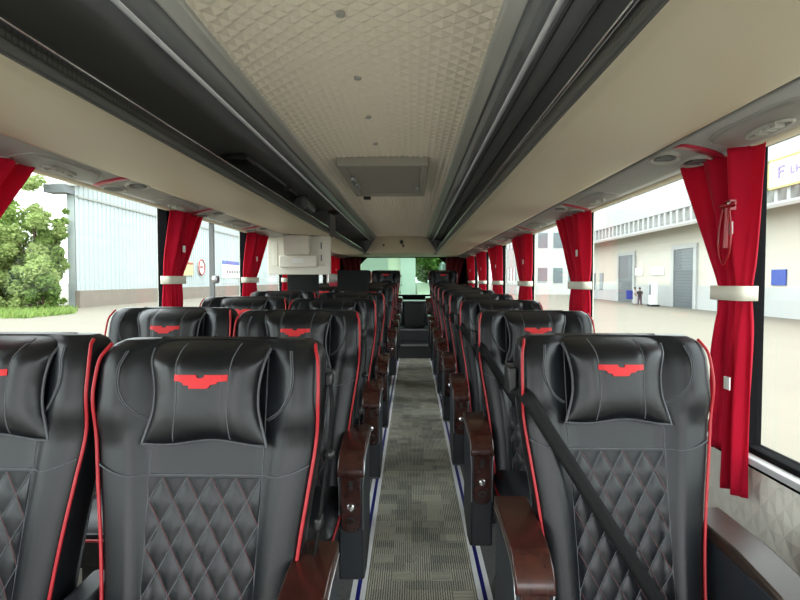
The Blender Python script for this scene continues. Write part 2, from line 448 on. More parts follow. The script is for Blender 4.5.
# ------------------------------------------------------------------ luggage racks
def rack(s,y0,y1,label,round_end=False):
    X=lambda d: CX-.02+s*d
    root=empty('luggage_rack',(X(.75),(y0+y1)/2,1.72)); tag(root,label,'luggage rack',None)
    inv=Matrix.Translation(-root.location)
    def put(mb,name,mats,**k):
        mb.v=[tuple(Vector(v)-root.location) for v in mb.v]; return mb.build(name,mats,root,**k)
    prof=[(.56,1.714),(.60,1.704),(.66,1.699),(.75,1.697),(.85,1.697),(.92,1.700),(.95,1.704)]
    mb=MB(); n=len(prof)-1; ny=40
    def fn(u,v):
        d,z=prof[round(u*n)]; y=y0+(y1-y0)*v
        if round_end:
            r=.34; t=max(0,(y-(y1-r))/r)
            lim=.56+(.955-.56)*math.sqrt(max(0,1-t*t))
            d=.56+(d-.56)*(lim-.56)/(.955-.56)
        return (X(d),y,z)
    mb.grid(n,ny,fn,0); put(mb,'underside',M['beige'],solid=.004)
    mb=MB(); mb.prism([(X(.562),1.710),(X(.553),1.718),(X(.553),1.732),(X(.560),1.740),(X(.578),1.740),(X(.584),1.72)],'y',y0,y1); put(mb,'front_lip',M['rackedge'],bevel=.003)
    mb=MB()
    mb.sheet([(X(.575),1.785),(X(.582),1.735),(X(.62),1.730),(X(.95),1.735),(X(1.00),1.77),(X(.98),1.83),(X(.88),1.868),(X(.72),1.900),(X(.60),1.922),(X(.48),1.930)],y0,y1,0,smooth=True)
    mb.box(min(X(.57),X(1.14)),max(X(.57),X(1.14)),y1-.012,y1,1.71,1.93,0)
    put(mb,'lining',M['rackdark'],solid=.003,angle=60)
    mb=MB(); mb.cyl((X(.560),y0,1.772),(X(.560),y1-.05,1.772),.0045,12)
    put(mb,'rail',M['chrome'])
    mb=MB(); mb.box(min(X(.566),X(.572)),max(X(.566),X(.572)),y0,y1-.03,1.738,1.770); put(mb,'perforated_strip',M['net'])
    if s<0: return root
    mb=MB()
    for d,z in ((.54,1.924),(.60,1.918),(.68,1.904)): mb.cyl((X(d),y0,z),(X(d),y1-.02,z),.006,6)
    put(mb,'lining_ribs',M['rackedge'])
    return root
rack(1,Y0,YE,'long beige luggage rack with chrome rail above the single seats')
rack(-1,Y0,4.95,'beige luggage rack with rounded end above the double seats nearest the camera',True)
rack(-1,5.30,YE,'short beige luggage rack beyond the hanging panel, over the rear double seats')
# dark curved valance bridging the gap between the two racks above the door side
mb=MB()
def fnv(u,v):
    a=math.pi*v; x=CX-.553-.03*math.sin(a)-.42*u*math.sin(a*.5+.0)
    return (CX-.585-u*.38, 4.965+.32*v, 1.715+.09*(1-u)*0 + .012*math.sin(a)+ .02*u)
mb.grid(8,12,fnv,0)
mb.box(CX-.605,CX-.573,4.96,5.29,1.715,1.90,0)
o=mb.build('rack_valance',M['rackdark'],solid=.006); tag(o,'dark curved valance bridging the gap between the two racks over the double seats','valance')
# things inside the near rack
mb=MB()
rot=Matrix.Rotation(R(14),3,'Y')
mb.box(CX-.80,CX-.62,2.75,3.45,1.88,1.90,0)
mb.box(CX-.78,CX-.62,2.62,2.75,1.872,1.896,1); mb.box(CX-.64,CX-.60,3.46,3.7,1.86,1.89,1)
o=mb.build('flap_panel',[M['rackedge'],M['blackplastic']],bevel=.004); tag(o,'dark grey flap panel with black ends fixed under the roof of the open rack','panel')
mb=MB(); mb.lathe((CX-.62,4.05,1.845),[(.02,-.17),(.045,-.165),(.052,-.14),(.052,.14),(.045,.165),(.02,.17)],'y',20)
o=mb.build('air_canister',M['rackedge']); tag(o,'grey rounded canister near the rounded end of the open rack','canister')
mb=MB(); mb.box(CX-.64,CX-.60,4.04,4.06,1.80,1.94,0); mb.build('bracket',M['rackedge'],o)

# service strip under the racks, above the windows
for s,nm in ((1,7),(-1,8)):
    X=lambda d: CX+s*d
    mb=MB()
    mb.sheet([(X(.950),1.712),(X(.958),1.706),(X(.975),1.704),(X(1.02),1.692),(X(1.08),1.683),(X(1.118),1.682)],Y0,Y1-.5,0)
    mb.sheet([(X(1.118),1.682),(X(1.120),1.690),(X(1.123),1.690),(X(1.125),1.681),(X(1.16),1.676),(X(1.165),1.70)],Y0,Y1-.5,1)
    tag(mb.build('trim_%d'%nm,[M['psu'],M['beige']],solid=.003),kind='structure')

def zstrip(d): # underside height of service strip
    return lerp_tab([(.95,1.706),(.975,1.704),(1.02,1.692),(1.08,1.683),(1.118,1.682)],d)
def make_service_panel(s):
    root=empty('service_panel')
    tab=lambda d: zstrip(d)
    def P(dd,y,dz=0): return (s*(dd-1.04), y, tab(dd)-1.69+dz)
    # reading light plate
    mb=MB()
    def outline(k):
        pts=[]
        for i in range(28):
            a=2*math.pi*i/28; c,sn=math.cos(a),math.sin(a)
            pts.append((1.045+k*.058*math.copysign(abs(c)**.6,c), -.30+k*.20*math.copysign(abs(sn)**.6,sn)))
        return pts
    a=mb.add([P(d,y,-.001) for d,y in outline(1)]); b=mb.add([P(d,y,-.010) for d,y in outline(.93)]); c=mb.add([P(d,y,-.012) for d,y in outline(.5)])
    for i in range(28):
        j=(i+1)%28
        mb.face((a+i,a+j,b+j,b+i),0,True); mb.face((b+i,b+j,c+j,c+i),0,True)
    mb.face([c+i for i in range(28)],0)
    mb.build('light_plate',M['psu_plate'],root)
    mb=MB()
    mb.tube([P(d,y,-.003) for d,y in outline(1.02)],.0022,6,closed=True); mb.build('plate_rim',M['lightgrey'],root)
    mb=MB()
    pts=[]
    for i in range(20):
        a_=2*math.pi*i/20; pts.append(P(1.05+.018*math.cos(a_),-.30+.085*math.sin(a_),-.013))
    mb.tube(pts,.006,8,closed=True)
    for q in (-.05,-.02,.01): mb.box(s*(.0)-.012,s*(.0)+.012,-.30+q-.008,-.30+q+.008,-.026,-.012)
    mb.build('reading_light',M['lightgrey'],root)
    # red band across
    mb=MB()
    def fr(u,v):
        d=.962+.15*u; y=-.05+.13*(u-.35)**2+.048*v
        return P(d,y,-.004)
    mb.grid(14,1,fr); mb.build('red_band',M['redstrip'],root,solid=.003)
    # two air outlets
    for dd,yy in ((.988,.125),(1.076,.10)):
        mb=MB(); ring=[]
        for (rx,dz) in ((1.25,-.001),(1.12,-.010),(.92,-.008),(.86,-.002)):
            ring.append(mb.add([P(min(max(dd+.033*rx*math.cos(2*math.pi*i/24),.955),1.117),yy+.062*rx*math.sin(2*math.pi*i/24),dz) for i in range(24)]))
        for q in range(3):
            for i in range(24):
                j=(i+1)%24; mb.face((ring[q]+i,ring[q]+j,ring[q+1]+j,ring[q+1]+i),0,True)
        mb.face([ring[3]+i for i in range(24)],1)
        v=mb.build('air_outlet',[M['lightgrey'],M['blackplastic']],root)
        mb=MB()
        for q in (-.026,0,.026):
            p=P(dd,yy+q,-.006); mb.box(p[0]-.024,p[0]+.024,p[1]-.003,p[1]+.003,p[2]-.003,p[2]+.003)
        mb.build('louvre',M['grey'],v)
    return root
ORD=['first','second','third','fourth','fifth','sixth','seventh','eighth','ninth','tenth']
spR=make_service_panel(1); spL=make_service_panel(-1)
for s,proto,ys,side in ((1,spR,[1.70,2.97,4.24,5.5,6.75,8.0],'single'),(-1,spL,[1.25,2.18,3.13,4.10,5.6,6.55,7.5],'double')):
    for i,y in enumerate(ys):
        o=proto if i==0 else copy_tree(proto)
        o.location=(CX+s*1.04,y,1.69)
        tag(o,'grey service panel with air outlets over the %s seats, %s along from the camera'%(side,ORD[i]),'air vent panel','service panels over the %s seats'%side)

# roof hatch
h=empty('roof_hatch',(CX,3.65,1.97)); tag(h,'grey rectangular roof hatch in the quilted ceiling','roof hatch')
mb=MB()
for b in ((-.26,.26,-.56,-.50),(-.26,.26,.50,.56),(-.26,-.215,-.50,.50),(.215,.26,-.50,.50)): mb.box(b[0],b[1],b[2],b[3],-.035,.02)
mb.build('frame',M['hatch'],h,bevel=.008)
mb=MB(); mb.box(-.215,.215,-.50,.50,-.022,0); mb.build('smoked_panel',M['hatch'],h,bevel=.004)
for yy,xx in ((.25,.20),(-.1,-.21),(.1,-.205)):
    mb=MB(); mb.box(xx-.014,xx+.014,yy-.07,yy+.07,-.045,-.02); mb.build('latch',M['silver'],h,bevel=.006)
mb=MB(); mb.lathe((-.19,.72,-.015),[(.01,-.02),(.028,-.018),(.030,0),(.03,.012)],'z',16); mb.build('knob',M['blackplastic'],h)
for i,y in enumerate((1.44,1.89,2.34,2.79,.99)):
    mb=MB(); mb.lathe((0,0,0),[(.006,-.006),(.0125,-.004),(.013,.004)],'z',14)
    o=mb.build('ceiling_button',M['lightgrey']); o.location=(CX-.02,y,1.985)
    tag(o,'small grey button on the quilted ceiling, %s from the camera'%ORD[[1,2,3,4,0][i]],'button','ceiling buttons')
for x,y,z,r,nm in ((CX,YE-.01,1.895,.03,'camera_dome'),(CX-.28,YE-.005,1.845,.016,'screw_cap'),(CX+.03,YE-.005,1.835,.016,'screw_cap')):
    mb=MB(); mb.lathe((0,0,0),[(r*.3,-.02),(r*.8,-.015),(r,0),(r,.01)],'y',16); o=mb.build(nm,M['blackplastic']); o.location=(x,y,z)
    tag(o,{'camera_dome':'black dome camera in the middle of the beige end panel'}.get(nm,'small dark cap on the beige end panel, %s'%('beside the left rack' if x<CX-.1 else 'below the dome')),'camera' if nm=='camera_dome' else 'cap')

# hanging panel at the rack gap
hp=empty('hanging_monitor_housing',(CX-.86,5.0,1.53)); tag(hp,'off-white moulded monitor housing hanging below the rack gap over the double seats','monitor housing')
def hb(*b,m='offwhite',name='part',bev=.008):
    q=MB(); q.box(*b); return q.build(name,M[m],hp,bevel=bev)
hb(-.285,.285,-.03,.03,-.18,.17,name='back_plate')
hb(-.17,.17,-.075,-.028,-.115,-.01,name='lower_tray')
hb(-.115,.115,-.15,-.028,-.005,.17,name='screen_box')
hb(-.05,.05,-.080,-.072,-.075,-.035,m='whitesign',name='label_plate',bev=.002)
hb(.175,.235,-.036,-.028,-.10,.12,name='side_pad')
hb(-.235,-.19,-.036,-.028,-.10,.12,name='side_pad')
for z in (.08,-.03): hb(.2,.212,-.041,-.034,z-.03,z+.03,m='grey',name='slot',bev=.003)

# ------------------------------------------------------------------ seats
WT=[(.40,.182),(.55,.190),(.65,.198),(.75,.210),(.85,.225),(.95,.239),(1.03,.243),(1.09,.242),(1.125,.238),(1.142,.228),(1.152,.208)]
def bw(z): return lerp_tab(WT,z)
def bt(z): return lerp_tab([(.40,.10),(.95,.088),(1.10,.080),(1.135,.070),(1.152,.036)],z)
def lean(z): return (z-.42)*.20
def bol(u,z):
    a=abs(u)
    lo=.030*ss(.50,.70,a)
    hi=.052*ss(.46,.80,a)*ss(.90,1.0,z)*(1-.5*ss(1.10,1.16,z))
    return max(lo*(1-.6*ss(.95,1.05,z)),hi)
def fy(x,z):
    w=bw(z); u=max(-1,min(1,x/w)); 
    return lean(z)-bt(z)/2*(1-min(.9999,abs(u))**5)**.2-bol(u,z)
def smooth_path(pts,n):
    """Catmull-Rom"""
    P=[Vector(p) for p in pts]; P=[P[0]*2-P[1]]+P+[P[-1]*2-P[-2]]; out=[]
    for i in range(1,len(P)-2):
        for k in range(n):
            t=k/n; a,b,c,d=P[i-1:i+3]
            out.append(.5*((2*b)+(c-a)*t+(2*a-5*b+4*c-d)*t*t+(3*b-a-3*c+d)*t**3))
    out.append(P[-2]); return out

def part_meshes():
    """one set of seat part objects to be copied"""
    D={}
    # backrest
    mb=MB(); N=64; zs=[.40+.01*i*2.5 for i in range(29)]; zs=[z for z in zs if z<1.10]+[1.10,1.115,1.125,1.133,1.139,1.144,1.148,1.151,1.152]
    rings=[]
    for z in zs:
        w,t=bw(z),bt(z); pts=[]
        for i in range(N):
            a=2*math.pi*i/N; c,s=math.cos(a),math.sin(a)
            x=w*math.copysign(abs(c)**.4,c); yy=t/2*math.copysign(abs(s)**.4,s)
            if s<0: yy-=bol(x/w,z)*(abs(s)**.25)
            pts.append((x,lean(z)+yy,z))
        rings.append(mb.add(pts))
    for k in range(len(rings)-1):
        for i in range(N):
            j=(i+1)%N; mb.face((rings[k]+i,rings[k]+j,rings[k+1]+j,rings[k+1]+i),0,True)
    mb.face([rings[0]+i for i in range(N)],0); mb.face([rings[-1]+i for i in range(N)],0,True)
    # seams on the cover
    def seam(pts,r=.0016,m=1,off=.0008,n=8):
        P=smooth_path([(x,0,z) for x,z in pts],n)
        mb.tube([(p.x,fy(p.x,p.z)-off,p.z) for p in P],r,5,m,cap=False)
    for s in (-1,1):
        seam([(s*.112,.42),(s*.114,.6),(s*.121,.87),(s*.122,.97),(s*.122,1.12)])
        seam([(s*.121,.872),(s*.175,.880),(s*.222,.897)])
        seam([(s*.126,.985),(s*.158,1.010),(s*.180,1.05),(s*.184,1.09),(s*.176,1.132)])
        seam([(s*.129,.982),(s*.161,1.008),(s*.184,1.05),(s*.188,1.09),(s*.180,1.132)],.0010)
    seam([(-.121,.872),(0,.872),(.121,.872)],.002)
    D['backrest']=(mb,[M['leather'],M['stitch']],{'angle':50})
    # quilted insert
    mb=MB(); nu_,nv_=9,9
    def qf(s,t):
        z=.455+(.866-.455)*t/nv_; hw=lerp_tab([(.42,.110),(.87,.118)],z); x=-hw+2*hw*s/nu_
        return (x,fy(x,z)-.001,z),(0,-1,.0)
    lattice(mb,nu_,nv_,qf,.0048,sub=4,smooth=True)
    D['quilted_panel']=(mb,[M['leather']],{'sharp':False})
    mb=MB()
    for k in range(-nv_,nu_+nv_+1):
        for dirn in (1,-1):
            if dirn==1:
                if k%2: continue
                s0,t0=k,0; L=[(s0+q,q) for q in range(0,nv_+1)]
            else:
                if k%2: continue
                L=[(k-q,q) for q in range(0,nv_+1)]
            L=[(a,b) for a,b in L if 0<=a<=nu_]
            if len(L)<2: continue
            mb.tube([Vector(qf(a,b)[0])+Vector((0,-.0006,0)) for a,b in L],.0011,5,0 if dirn==1 else 1,cap=False)
    D['stitching']=(mb,[M['stitch'],M['red_stitch']],{})
    # red piping (front edge) and grey piping (rear edge)
    mb=MB()
    for s in (-1,1):
        zl=[.44,.55,.65,.75,.85,.95,1.03,1.08,1.115,1.135]
        pts=[(s*bw(z)*.985,fy(bw(z)*.985,z)-.003,z) for z in zl]
        for x,z in ((.226,1.144),):
            pts.append((s*x,fy(x,1.13)+.020,z))
        mb.tube(smooth_path(pts,6),.0037,8,0)
        D['red_piping%d'%s]=(mb,[M['red_piping']],{}); mb=MB()
    mb=MB()
    for s in (-1,1):
        zl=[.44,.6,.75,.85,.95,1.03,1.08,1.12]
        mb.tube(smooth_path([(s*bw(z)*.975,lean(z)+bt(z)/2*.72,z) for z in zl],5),.004,6,0)
        D['edge_piping%d'%s]=(mb,[M['grey_piping']],{}); mb=MB()
    # back shell
    mb=MB()
    def shell(u,v):
        z=.40+.70*v; w=bw(z)*.955; a=(u-.5)*2
        return (a*w,lean(z)+bt(z)/2+.028*(1-abs(a)**4)-.004,z)
    mb.grid(16,14,shell); 
    D['back_shell']=(mb,[M['blackplastic']],{'solid':.006})
    # pillow
    ZC,HZ=1.050,.105
    def pil(u,v,side):
        hx=.116+.010*ss(-.25,-.95,v)+.012*ss(-.1,.9,v)
        corner=(abs(u)**4)*ss(-.2,-1,v)
        x=hx*u*(1-.05*(1-abs(v)**2)*abs(u)**3)+ (.006*u*abs(v)**4)
        z=ZC+HZ*v-.005*corner+.006*ss(-.6,-1,v)*math.sin(u*4.2+1)*.8
        T=.040*((1-abs(u)**3.2)**.6)*((1-abs(v)**3.6)**.6)
        base=min(fy(0,z),fy(x,z)+.006)-.030-.006*v
        if v>.55: base+=.060*((v-.55)/.45)**1.6
        y=base-T if side<0 else base+T*.7
        if side<0: y+=.004*math.exp(-((abs(u)-.46)/.05)**2)*((1-abs(v)**4))
        return (x,y,z)
    mb=MB(); n=36
    f=lambda side: (lambda a,b: pil(a*2-1,b*2-1,side))
    mb.grid(n,n,f(-1)); mb.grid(n,n,f(1))
    # seams
    for u0 in (-.46,.46):
        mb.tube([Vector(pil(u0+.02*math.sin(3*k/24.0),-1+2*k/24*.99,-1))+Vector((0,-.0005,0)) for k in range(1,24)],.0014,5,1,cap=False)
    D['pillow']=(mb,[M['pillow'],M['stitch']],{'sharp':False})
    mb=MB()
    edge=[pil(-1,1-2*k/20,-1) for k in range(2,21)]+[pil(-1+2*k/24,-1,-1) for k in range(1,25)]+[pil(1,-1+2*k/20,-1) for k in range(1,19)]
    mb.tube([Vector(p)+Vector((0,-.001,0)) for p in edge],.0034,7); D['pillow_piping']=(mb,[M['grey_piping']],{})
    # emblem: red winged badge
    half=[(-.055,.0150),(-.030,.0150),(-.0085,.0150),(-.0080,.0105),(-.003,.0085),(.003,.0085),(.0080,.0105),(.0085,.0150),(.030,.0150),(.055,.0150),
          (.055,.0020),(.044,.0020),(.036,.0010),(.034,-.0030),(.026,-.0040),(.021,-.0050),(.019,-.0100),(.014,-.0125),(.0,-.0125),(-.014,-.0125),(-.022,-.0125),(-.0235,-.0065),(-.034,-.0055),(-.036,-.0010),(-.044,.0020),(-.055,.0020)]
    from mathutils.geometry import tessellate_polygon
    bmq=bmesh.new()
    vs=[bmq.verts.new((x,0,z)) for x,z in half]; bmq.faces.new(vs)
    for cutx in [i*.0055 for i in range(-9,10)]:
        bmesh.ops.bisect_plane(bmq,geom=bmq.verts[:]+bmq.edges[:]+bmq.faces[:],plane_co=(cutx,0,0),plane_no=(1,0,0))
    for cutz in (.009,.004,-.001,-.007):
        bmesh.ops.bisect_plane(bmq,geom=bmq.verts[:]+bmq.edges[:]+bmq.faces[:],plane_co=(0,0,cutz),plane_no=(0,0,1))
    bmq.verts.index_update()
    mb=MB(); zc=1.074
    def onp(x,z):
        v=(z-ZC)/HZ; hx=.116+.010*ss(-.25,-.95,v)+.012*ss(-.1,.9,v)
        return pil(x/hx,v,-1)[1]-.0022
    b=mb.add([(v.co.x,onp(v.co.x,zc+v.co.z),zc+v.co.z) for v in bmq.verts])
    for fc in bmq.faces: mb.face([b+v.index for v in fc.verts],0)
    bmq.free()
    D['emblem']=(mb,[M['emblem']],{'solid':.003,'sharp':False})
    # cushion
    mb=MB()
    def cush(i,j):
        pass
    nU,nV=18,20
    def cf(u,v):
        a=(u-.5)*2; y=-.40+.44*v; b=(v-.5)*2
        return (.197*a, y+ (.0), .485+.03*(1-abs(a)**6)*(1-abs(b)**6)+.016*ss(.5,.75,abs(a))-.05*max(0,abs(a)-.9)*10*.4-.05*max(0,-b-.85)*6*.4)
    mb.grid(nU,nV,cf)
    mb.box(-.195,.195,-.395,.04,.40,.487,0)
    D['cushion']=(mb,[M['leather']],{'angle':60})
    mb=MB(); mb.tube(smooth_path([(-.194,.0,.482),(-.195,-.36,.480),(-.187,-.398,.474),(-.16,-.404,.472),(0,-.404,.472),(.16,-.404,.472),(.187,-.398,.474),(.195,-.36,.480),(.194,0,.482)],5),.005,6)
    D['cushion_piping']=(mb,[M['red_piping']],{})
    mb=MB(); mb.box(-.19,.19,-.33,.06,.345,.40); mb.box(-.15,-.09,-.28,.04,0,.36); mb.box(.09,.15,-.28,.04,0,.36); mb.box(-.17,.17,-.30,.06,-.03,.03)
    D['pedestal']=(mb,[M['blackplastic']],{'bevel':.006})
    # aisle console, built around x=0 centre
    CW=.044
    cap_top=[(.13,.738),(.02,.735),(-.09,.722),(-.13,.710),(-.16,.692),(-.178,.668),(-.183,.648)]
    mb=MB()
    poly=cap_top+[(-.181,.640),(-.171,.640),(-.160,.662),(-.13,.676),(-.09,.684),(.13,.69)]
    mb.prism(poly,'x',-CW,CW,0); D['wood_cap']=(mb,[M['wood']],{'bevel':.004})
    mb=MB()
    body=[(.13,.690),(-.09,.684),(-.13,.676),(-.160,.660),(-.166,.640),(-.166,.46),(-.168,.29),(-.15,.285),(-.11,.262),(-.02,.255),(.13,.30)]
    mb.prism(body,'x',-CW*.92,CW*.92,0); D['body']=(mb,[M['console']],{'bevel':.006})
    mb=MB(); q=CW*.74
    pts=[(-q,.645),(q,.645),(q,.475)]+[(q*math.cos(a),.475+ -.022*math.sin(a)) for a in [math.pi*i/8 for i in range(1,8)]]+[(-q,.475)]
    mb.prism(pts,'y',-.176,-.163,0); D['control_panel']=(mb,[M['wood']],{'bevel':.003})
    mb=MB(); mb.lathe((0,-.178,.540),[(.0145,.006),(.0145,-.002),(.011,-.007),(.004,-.008),(.003,-.004)],'y',20); D['recline_button']=(mb,[M['chrome']],{})
    mb=MB()
    mb.tube([(.012*math.cos(2*math.pi*i/16),-.177,.495+.010*math.sin(2*math.pi*i/16)) for i in range(16)],.004,6,closed=True)
    D['slot']=(MB().box(-.006,.006,-.1785,-.170,.598,.628),[M['blackplastic']],{})
    D['socket']=(mb,[M['blackplastic']],{})
    mb=MB()
    for s in (-1,1): mb.tube([(s*(CW-.001),y-.0,z-.028 if y>-.14 else z) for y,z in [(.13,.736),(.02,.733),(-.09,.720),(-.13,.710)]]+[(s*(CW-.001),-.158,.662),(s*(CW-.001),-.170,.642),(s*(CW*.9),-.167,.60),(s*(CW*.9),-.167,.46)],.0022,6)
    D['silver_edge']=(mb,[M['silver']],{})
    # window console
    mb=MB(); mb.prism([(.13,.690),(-.10,.684),(-.25,.664),(-.285,.640),(-.288,.55),(-.275,.55),(-.27,.630),(-.25,.645),(.13,.655)],'x',-.045,.045,0); D['brown_cap']=(mb,[M['brown_cap']],{'bevel':.008})
    mb=MB(); mb.prism([(.13,.66),(-.25,.648),(-.272,.62),(-.272,.30),(-.20,.262),(.13,.30)],'x',-.041,.041,0); D['body2']=(mb,[M['console']],{'bevel':.006})
    # padded middle armrest
    mb=MB(); mb.prism([(.10,.640),(-.20,.632),(-.30,.612),(-.33,.585),(-.31,.555),(-.2,.55),(.10,.565)],'x',-.034,.034,0); D['pad']=(mb,[M['leather_flat']],{'bevel':.014,'seg':3})
    mb=MB(); mb.tube([(.0,.06,.60),(.0,.0,.44)],.02,10); D['pivot']=(mb,[M['blackplastic']],{})
    # diagonal belt
    def belt(pts,w,off=.005):
        mb=MB(); P=smooth_path(pts,6); ax=None
        def fn(u,v):
            k=round(v*(len(P)-1)); p=P[k]; t=(P[min(k+1,len(P)-1)]-P[max(k-1,0)]).normalized()
            sd=t.cross(Vector((0,-1,0))).normalized()
            return tuple(p+sd*(u-.5)*w)
        mb.grid(3,len(P)-1,fn); return mb
    A=Vector((-.228,fy(-.228,1.0)-.004,1.0)); B=Vector((.115,fy(.115,.455)-.022,.455)); pts=[]
    for k in range(9):
        p=A.lerp(B,k/8); p.y=min(p.y,fy(p.x,p.z)-.011); pts.append(p)
    pts=[Vector((-.252,lean(1.03)+.03,1.03)),Vector((-.245,lean(1.01)-.035,1.015))]+pts
    mb=belt(pts,.035); D['seat_belt']=(mb,[M['webbing']],{'solid':.0025,'sharp':False})
    mb=MB(); mb.box(.09,.14,fy(.115,.46)-.035,fy(.115,.46)-.012,.43,.47); D['belt_clip']=(mb,[M['blackplastic']],{'bevel':.005})
    mb=MB(); mb.box(-.268,-.243,lean(1.03)-.03,lean(1.03)+.03,1.0,1.07); D['belt_guide']=(mb,[M['blackplastic']],{'bevel':.005})
    # belt hanging along the aisle edge (double seats)
    pts=[Vector((.251,lean(1.05)+.02,1.06)),Vector((.258,lean(1.0)+.0,1.0)),Vector((.254,lean(.9),.92)),Vector((.246,lean(.8)-.01,.83)),Vector((.236,lean(.7)-.02,.72)),Vector((.225,lean(.6)-.03,.60))]
    mb=MB(); P=smooth_path(pts,6)
    def fb(u,v):
        p=P[round(v*(len(P)-1))]; return (p.x,p.y+(u-.5)*.042,p.z)
    mb.grid(2,len(P)-1,fb); D['side_belt']=(mb,[M['webbing']],{'solid':.003,'sharp':False})
    mb=MB(); mb.box(.240,.258,lean(1.05)-.005,lean(1.05)+.035,1.045,1.075); D['side_guide']=(mb,[M['blackplastic']],{'bevel':.005})
    mb=MB(); mb.box(.234,.250,lean(.75)-.05,lean(.75)-.01,.765,.79); D['side_latch']=(mb,[M['blackplastic']],{'bevel':.005})
    mb=MB(); mb.lathe((.256,lean(.9)-.012,.905),[(.006,-.012),(.011,-.008),(.011,.008),(.006,.012)],'x',14); D['buckle']=(mb,[M['blackplastic']],{'bevel':.003})
    return D
D=part_meshes()
MESHES={}
def P_(key,name,parent,loc=(0,0,0),sx=1):
    """link a part, sharing its mesh between seats"""
    if key not in MESHES:
        mb,mats,kw=D[key]; o=mb.build(name,mats,parent,**kw); MESHES[key]=o
    else:
        o=MESHES[key].copy(); COL.objects.link(o); o.name=name; o.parent=parent
    o.location=loc
    return o
def make_seat(x,y,z,kind,px=0):
    root=empty('coach_seat',(x,y,z))
    P_('backrest','backrest',root); q=P_('quilted_panel','quilted_panel',root); P_('stitching','stitching',q)
    [(P_('red_piping%d'%k,'red_piping',root),P_('edge_piping%d'%k,'edge_piping',root)) for k in (-1,1)]; P_('back_shell','back_shell',root)
    p=P_('pillow','head_pillow',root,(px,0,0)); P_('pillow_piping','pillow_piping',p); P_('emblem','emblem',p)
    c=P_('cushion','seat_cushion',root); P_('cushion_piping','cushion_piping',c)
    P_('pedestal','pedestal',root)
    def console(cx,cy=0,cz=0):
        a=P_('body','armrest',root,(cx,cy,cz))
        for k in ('wood_cap','control_panel','recline_button','socket','slot','silver_edge'): P_(k,k,a)
    if kind=='single':
        console(-.252,0,-.024)
        b=P_('body2','armrest',root,(.262,0,0)); P_('brown_cap','armrest_cap',b)
        s=P_('seat_belt','seat_belt',root); P_('belt_guide','belt_guide',s); P_('belt_clip','belt_clip',s)
    elif kind=='aisle':
        console(.234,-.05,-.022)
        b=P_('pad','armrest',root,(-.244,0,0)); P_('pivot','pivot',b)
        s=P_('side_belt','seat_belt',root); P_('buckle','buckle',s); P_('side_guide','belt_guide',s); P_('side_latch','belt_latch',s)
    elif kind=='window':
        b=P_('pad','armrest',root,(-.244,0,0)); P_('pivot','pivot',b)
    return root
RX=.520; LXA,LXW=-.437,-.930
rows_R=[1.35+.9*i for i in range(8)]
rows_L=[1.10,2.02,2.94,3.86,5.75,6.65,7.55]
placew=['nearest the camera','in the second row back','in the third row back','in the fourth row back','in the fifth row back','in the sixth row back','in the seventh row back','in the eighth row back']
for i,y in enumerate(rows_R):
    o=make_seat(RX,y,fz(y),'single')
    tag(o,'black leather single seat %s, belt across, one-seat side of aisle'%placew[i],'seat','single coach seats along the aisle')
for i,y in enumerate(rows_L):
    o=make_seat(LXA,y,fz(y)+.018,'aisle')
    tag(o,'black leather aisle seat of the pair %s, two-seat side'%placew[i],'seat','aisle seats of the double rows')
    o=make_seat(LXW,y,fz(y)+.028,'window',.03 if i==0 else 0)
    tag(o,'black leather window seat of the pair %s, two-seat side'%placew[i],'seat','window seats of the double rows')
for x,kind,txt in ((RX,'single','one-seat'),(LXA,'aisle','two-seat aisle'),(LXW,'window','two-seat window')):
    o=make_seat(x,9.15,.31,kind)
    tag(o,'black leather seat raised on the rear platform by back window, %s side'%txt,'seat','raised rear seats')

# rear centre box
b=empty('rear_cabinet',(.039,9.30,.50)); tag(b,'black cabinet on the rear step at the end of the aisle','cabinet')
mb=MB(); mb.box(-.18,.18,0,.5,0,.42); mb.build('body',M['stepdark'],b,bevel=.01)
mb=MB(); mb.box(-.165,.165,-.012,.001,.02,.40); mb.build('door',M['stepdark'],b,bevel=.006)
mb=MB(); mb.box(-.20,.20,-.02,.6,.42,.445); mb.build('lid',M['grey'],b,bevel=.006)

# screens on stands in front of the row behind the middle door
for i,(x,y,txt) in enumerate(((-1.045,5.27,'beside the window behind the hanging housing'),(-.565,5.27,'next to the aisle'))):
    o=empty('seat_screen',(x,y,fz(y))); tag(o,'dark blank rectangular screen standing above the seats, '+txt,'screen','dark screens of the middle row')
    mb=MB(); mb.box(-.15,.15,-.018,.018,1.13,1.335); mb.build('screen',M['screenback'],o,bevel=.006)
    mb=MB(); mb.box(-.02,.02,.02,.05,.0,1.28); mb.box(-.12,.12,-.08,.10,0,.03); mb.build('stand',M['blackplastic'],o,bevel=.005)
o=empty('handrail_fitting',(-.80,5.60,1.15)); tag(o,'grey handrail fitting with a red block between the two dark screens','fitting')
mb=MB(); mb.lathe((0,0,.165),[(.02,-.05),(.045,-.045),(.05,0),(.04,.05),(.02,.055)],'x',14); mb.tube([(.06,0,.19),(.085,0,.165),(.09,0,.08),(.09,0,-.98)],.016,8); mb.build('grey_clamp',M['lightgrey'],o)
mb=MB(); mb.box(-.04,.05,-.03,.03,.085,.135); mb.build('red_block',M['redstrip'],o,bevel=.008)

